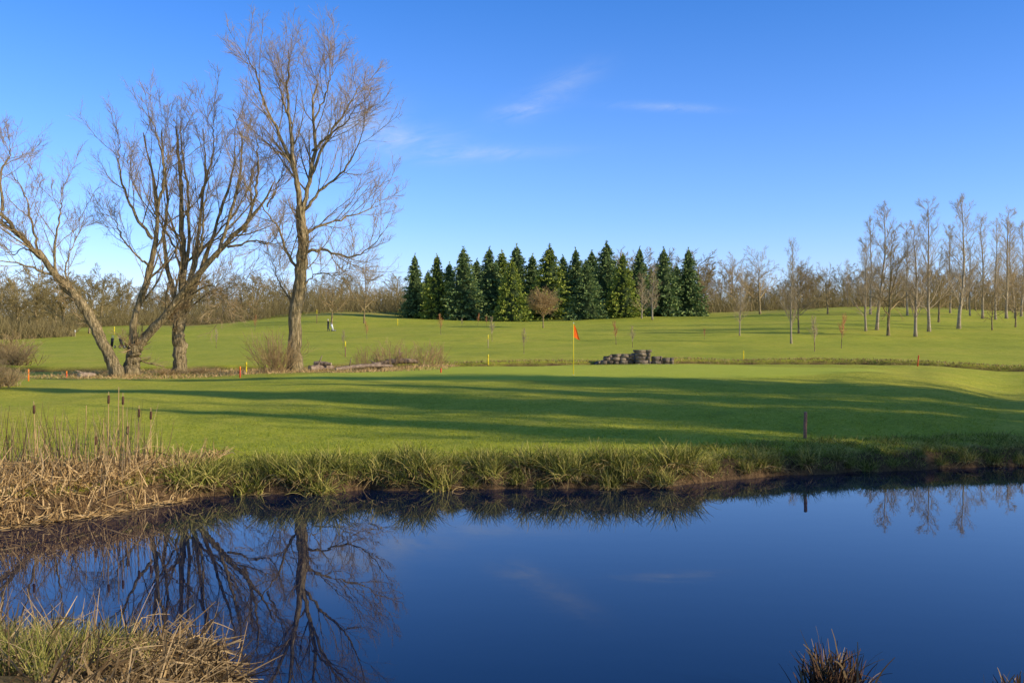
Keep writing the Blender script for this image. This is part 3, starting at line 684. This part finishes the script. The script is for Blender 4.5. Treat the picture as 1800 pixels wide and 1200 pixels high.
# ------------------------------------------------------------ rushes along the far bank
def rush(N,h,sp):
    pos=rng.normal(size=(N,3))*.11;pos[:,2]=-.05
    d=rng.normal(size=(N,3))*sp;d[:,2]=1
    P=grow(pos,d,h*rng.uniform(.45,1.1,N),6,-.16,.07)
    V,Q=ribbons(P,np.full(N,.0065)*rng.uniform(.7,1.5,N)); root=empty('rush_tussock',(0,0,0)); mk('green_blades',V,Q,RUSH,root)
    n=int(N*.6); pos=rng.normal(size=(n,3))*.12;pos[:,2]=-.03;d=rng.normal(size=(n,3))*sp*1.9;d[:,2]=.6
    P=grow(pos,d,h*rng.uniform(.4,.8,n),6,-.28,.1);V,Q=ribbons(P,np.full(n,.007));mk('dead_blades',V,Q,RUSHD,root);return root
for i in range(5): protos['ru%d'%i]=(rush(210,.60,.26+.05*i),.60)
x=-6.3
while x<14:
    dense=x<4.2
    yb=float(Yb(np.array([x]))[0]); 
    for row in range(2 if dense else 1):
        y=yb+random.uniform(.0,.25)+row*.4; xx=x+row*.2
        s=random.uniform(.5,1.15) if dense else random.uniform(.35,.85)
        if -1<x<1: s*=.85
        plant('ru%d'%random.randrange(5),xx,y,Hs(xx,y),.60*s,1.15,label='olive and straw rush tussock along the far bank of the pond' if dense else 'small rush tussock on the low bank at the right of the pond',cat='rush',group='rush tussocks on the far bank' if dense else 'small rush tussocks on the right bank')
    x+=random.uniform(.34,.68) if dense else random.uniform(.3,.9)
def blades(name,X,Y,L,W,m,label,lean=.5,n=3):
    Z=H(X,Y);N=len(X);d=rng.normal(size=(N,3))*lean;d[:,2]=1
    P=grow(np.stack([X,Y,Z-.01],-1),d,L,n,-.1,.05);V,Q=ribbons(P,np.broadcast_to(W,(N,)).copy());o=mk(name,V,Q,m);tag(o,label,'grass',kind='stuff')
N=80000;u=rng.random(N)**1.4;X=rng.uniform(-1,1,N);Y0=21+u*13;X=X*.56*Y0;dY=Yb(X);Y=dY+.35+u*13
cl=sn(X,Y,1.3,6,4)+sn(X,Y,.5,6,9)
sel=(Y<37)&(cl+rng.normal(size=N)*.35>-.35);X=X[sel];Y=Y[sel];cl=cl[sel]
blades('bank_grass',X,Y,(.03+.05*rng.random(len(X))+.03*np.clip(cl,0,1))*(1-.5*(Y-20)/14),.006,GRASS,'short green turf on the sloping far bank')
N=26000;X=rng.uniform(-7,14,N);dY=Yb(X);Y=dY+.05+rng.random(N)**1.3*1.8
sel=(sn(X,Y,.9,6,5)+rng.normal(size=N)*.3)>-.1;X=X[sel];Y=Y[sel];N=len(X)
blades('rough_grass',X,Y,rng.uniform(.06,.22,N),.006,RUSH,'long unmown grass along the water edge',lean=.7,n=4)
N=9000;X=rng.uniform(-24,-3,N);Y=rng.uniform(47,58,N)
blades('rough_grass',X,Y,rng.uniform(.08,.25,N),.014,REED,'straw-coloured rough grass under the bare trees',lean=.7)
N=5000;X=rng.uniform(-5,34,N);Y=np.interp(X,DX,DY)+rng.normal(size=N)*.5+1.6
blades('ditch_grass',X,Y,rng.uniform(.1,.22,N),.014,RUSHD,'dry grass along the lip of the ditch behind the green',lean=.6)
# ------------------------------------------------------------ reed beds
def reeds(name,X,Y,L,W,m,label,lean,kink,up=-.02,n=6):
    N=len(X);Z=np.maximum(H(X,Y),-.08)
    d=rng.normal(size=(N,3))*lean[:,None];d[:,2]=1
    P=grow(np.stack([X,Y,Z],-1),d,L,n,up,.06,kink);P[...,2]=np.maximum(P[...,2],.0+rng.random((N,1))*.05)
    V,Q=ribbons(P,W);o=mk(name,V,Q,m);tag(o,label,'reeds',kind='stuff')
N=7000;X=rng.uniform(-11.5,-6.15,N);Y=np.interp(X,YBX,YBY)+rng.uniform(-.5,2.7,N);Y=np.maximum(Y,15.6)
lean=np.where(rng.random(N)<.8,1.2,.25);L=rng.uniform(.22,.75,N)*np.where(X>-6.9,.7,1)
reeds('dry_reed_bed',X,Y,L,rng.uniform(.006,.015,N),REED,'straw-coloured collapsed reed bed at the left side of the pond',lean,.75)
N=520;X=rng.uniform(-11.5,-7.0,N);Y=rng.uniform(17.8,20.3,N)
reeds('standing_reeds',X,Y,rng.uniform(.6,1.3,N),rng.uniform(.006,.010,N),REEDB,'thin upright dry reeds behind the collapsed reed bed',np.full(N,.12),.25,up=0)
N=9500;X=rng.uniform(-6,-1.3,N);Y=Yn(X)+rng.uniform(-3.2,.5,N)
sel=(sn(X,Y,.8,6,2)+rng.normal(size=N)*.3)>-.35;X=X[sel];Y=Y[sel];N=len(X)
reeds('foreground_reeds',X,Y,rng.uniform(.15,.64,N)*np.where(X>-2.4,.6,1),rng.uniform(.004,.012,N),REEDB,'tangled broken brown reeds in the bottom left foreground',np.where(rng.random(N)<.8,1.3,.3),.8)
N=700;X=rng.uniform(-6,-1.9,N);Y=Yn(X)+rng.uniform(-2.6,.4,N)
reeds('foreground_straw',X,Y,rng.uniform(.3,.7,N),rng.uniform(.005,.011,N),REED,'paler straw stems lying over the foreground reeds',np.full(N,1.3),.7)
N=8000;X=rng.uniform(-6,-2.9,N);Y=Yn(X)+rng.uniform(-3.2,-1.2,N)
blades('foreground_grass',X,Y,rng.uniform(.12,.40,N),.003,RUSH,'green grass among the reeds in the bottom left corner',lean=.4,n=4)
def sedge(px,Y,h,label,s=.12,N=70,sp=.22):
    x=(px-900)*Y/F;pos=rng.normal(size=(N,3))*s;pos[:,2]=-.1;d=rng.normal(size=(N,3))*sp;d[:,2]=1;d[:,0]+=.05
    P=grow(pos,d,h*rng.uniform(.7,1.1,N),9,-.20,.04,.45);V,Q=ribbons(P,rng.uniform(.009,.016,N));root=empty('sedge_clump',(x,Y,0));mk('arching_blades',V,Q,REEDB,root)
    n=N*2;pos=rng.normal(size=(n,3))*s;pos[:,2]=-.1;d=rng.normal(size=(n,3))*sp;d[:,2]=1;P=grow(pos,d,h*rng.uniform(.5,.95,n),6,-.15,.05,.35);V,Q=ribbons(P,np.full(n,.013));mk('dark_blades',V,Q,HEAD,root);tag(root,label,'sedge')
sedge(1462,8.3,.62,'dark brown arching sedge clump at the bottom edge right of centre',.11,120,.12)
sedge(1790,8.2,.40,'dark sedge clump cut by the bottom right corner',.06,40,.13)
sedge(1728,8.2,.36,'tiny sedge tip poking up left of the corner clump',.02,6)
def cattail(px,Y,top,label,head=True,lean=0.):
    x,y,z=P3(px,Y);zt=CH-(top-600)*Y/F;h=zt-z
    root=empty('cattail',(x,y,z));P=np.stack([lean*np.linspace(0,1,7)**1.6,np.zeros(7),np.linspace(-.1,h,7)],-1)
    V,Q=tubes(P,np.linspace(.013,.007,7),5,True);mk('stem',V,Q,REED,root)
    if head:
        hz=h-.24;xh=lean*.85
        V,Q=tubes(np.array([[xh,0,hz],[xh,0,hz+.02],[xh+.005,0,hz+.15],[xh+.007,0,hz+.17]]),np.array([.012,.026,.026,.008]),8,True);mk('seed_head',V,Q,HEAD,root)
    for j in range(3):
        d=rng.normal(size=(1,3))*.25;d[:,2]=1;Pl=grow(np.array([[0,0,0.]]),d,h*random.uniform(.5,.8),6,-.06,.03,.4);V,Q=ribbons(Pl,np.array([.013]));mk('leaf',V,Q,REED,root)
    tag(root,label,'cattail')
for px,Y,top,hd,ln,lb in ((62,19,705,True,-.03,'leftmost tall cattail stem rising from the reed bed'),(150,19.5,712,False,.02,'bare reed stalk left of the cattail group'),(168,19.2,760,True,.0,'short cattail between bare stalks'),
 (190,19.6,688,True,.01,'tall cattail left of the closely paired stalks'),(207,19.4,680,False,.02,'tallest bare reed stalk in the centre of the group'),(216,19.8,690,True,.0,'cattail just right of the tallest stalk'),(222,19.3,742,True,.03,'lower cattail with drooping leaf right of the tallest stalk'),
 (241,19.6,712,True,.04,'cattail leaning slightly right, second from the right of the group'),(265,19.8,716,True,.0,'rightmost cattail with dark plump head'),(100,19.4,730,False,-.05,'bare stalk leaning left above the reed bed'),(130,19.0,770,True,.05,'short cattail near the middle of the reed bed'),(182,19.0,735,False,.0,'thin bare stalk behind the short cattail')):
    cattail(px,Y,top,lb,hd,ln)
# ------------------------------------------------------------ light
SUNEL=R(20); az=R(111)
s=Vector((math.sin(az)*math.cos(SUNEL),math.cos(az)*math.cos(SUNEL),math.sin(SUNEL)))
ld=bpy.data.lights.new('Sun','SUN');ld.energy=5;ld.angle=R(.5);ld.color=(1,.89,.70);lo=bpy.data.objects.new('Sun',ld);C.objects.link(lo);lo.rotation_euler=s.to_track_quat('Z','Y').to_euler()
W=bpy.data.worlds.new('World');SC.world=W;W.use_nodes=True;nt=W.node_tree;N_=nt.nodes;L_=nt.links;bg=N_['Background']
sky=N_.new('ShaderNodeTexSky');sky.sky_type='NISHITA';sky.sun_disc=False;sky.sun_elevation=SUNEL;sky.sun_rotation=az;sky.air_density=1.0;sky.dust_density=.2;sky.ozone_density=3.
tc=N_.new('ShaderNodeTexCoord');sx=N_.new('ShaderNodeSeparateXYZ');L_.new(tc.outputs['Generated'],sx.inputs[0])
gr_=N_.new('ShaderNodeValToRGB');e=gr_.color_ramp.elements
e[0].position=0;e[0].color=(1.35/3,1.32/3,1.8/3,1);e[1].position=.7;e[1].color=(.62/3,.75/3,.95/3,1)
x_=e.new(.12);x_.color=(.88/3,1.13/3,1.8/3,1);x_=e.new(.33);x_.color=(.42/3,.90/3,1.62/3,1)
L_.new(sx.outputs[2],gr_.inputs[0])
vm=N_.new('ShaderNodeVectorMath');vm.operation='MULTIPLY';L_.new(sky.outputs[0],vm.inputs[0]);L_.new(gr_.outputs[0],vm.inputs[1])
vs_=N_.new('ShaderNodeVectorMath');vs_.operation='SCALE';L_.new(vm.outputs[0],vs_.inputs[0]);vs_.inputs['Scale'].default_value=3.0
def M(op,a,b=None,c=None,clamp=False):
    n=N_.new('ShaderNodeMath');n.operation=op;n.use_clamp=clamp
    for i,v in enumerate((a,b,c)):
        if v is None: continue
        if isinstance(v,(int,float)): n.inputs[i].default_value=v
        else: L_.new(v,n.inputs[i])
    return n.outputs[0]
yy=M('MAXIMUM',sx.outputs[1],.05);u=M('DIVIDE',sx.outputs[0],yy);v=M('DIVIDE',sx.outputs[2],yy)
cb=N_.new('ShaderNodeCombineXYZ');L_.new(M('ADD',M('MULTIPLY',u,16.),M('MULTIPLY',v,12.)),cb.inputs[0]);L_.new(M('SUBTRACT',M('MULTIPLY',v,60.),M('MULTIPLY',u,14.)),cb.inputs[1])
n=N_.new('ShaderNodeTexNoise');n.inputs['Scale'].default_value=1.;n.inputs['Detail'].default_value=6;n.inputs['Roughness'].default_value=.62;n.inputs['Distortion'].default_value=.8;L_.new(cb.outputs[0],n.inputs['Vector'])
nn=M('MULTIPLY',M('SUBTRACT',n.outputs['Fac'],.30),2.2,clamp=True)
tot=None
def spot(px,py,rx,ry,tilt,amp):
    global tot
    u0=(px-900)/F;v0=(600-py)/F;c,s_=math.cos(tilt),math.sin(tilt)
    du=M('SUBTRACT',u,u0);dv=M('SUBTRACT',v,v0)
    a=M('ADD',M('MULTIPLY',du,c*F/rx),M('MULTIPLY',dv,s_*F/rx));b=M('ADD',M('MULTIPLY',du,-s_*F/ry),M('MULTIPLY',dv,c*F/ry))
    g=M('POWER',2.718,M('MULTIPLY',M('ADD',M('MULTIPLY',a,a),M('MULTIPLY',b,b)),-1.))
    r=M('MULTIPLY',g,amp); tot=r if tot is None else M('ADD',tot,r)
spot(965,165,80,22,R(28),.34);spot(925,192,50,12,R(10),.3);spot(1175,189,80,7,R(-2),.4);spot(700,245,120,26,R(-8),.42);spot(860,270,130,11,R(2),.32);spot(600,215,90,50,0,.42)
tot=M('MULTIPLY',M('MULTIPLY',tot,nn),M('GREATER_THAN',sx.outputs[1],.1))
mx=N_.new('ShaderNodeMix');mx.data_type='RGBA';L_.new(tot,mx.inputs[0]);L_.new(vs_.outputs[0],mx.inputs[6]);mx.inputs[7].default_value=(5.0,5.5,6.3,1)
L_.new(mx.outputs[2],bg.inputs[0]);bg.inputs[1].default_value=.14
SC.view_settings.view_transform='Standard';SC.view_settings.look='None';SC.view_settings.exposure=0
cd=bpy.data.cameras.new('Camera');cam=bpy.data.objects.new('Camera',cd);C.objects.link(cam);cam.location=(0,0,CH);cam.rotation_euler=(R(90),0,0);cd.lens=35;cd.sensor_width=36;cd.clip_end=6000
SC.camera=cam
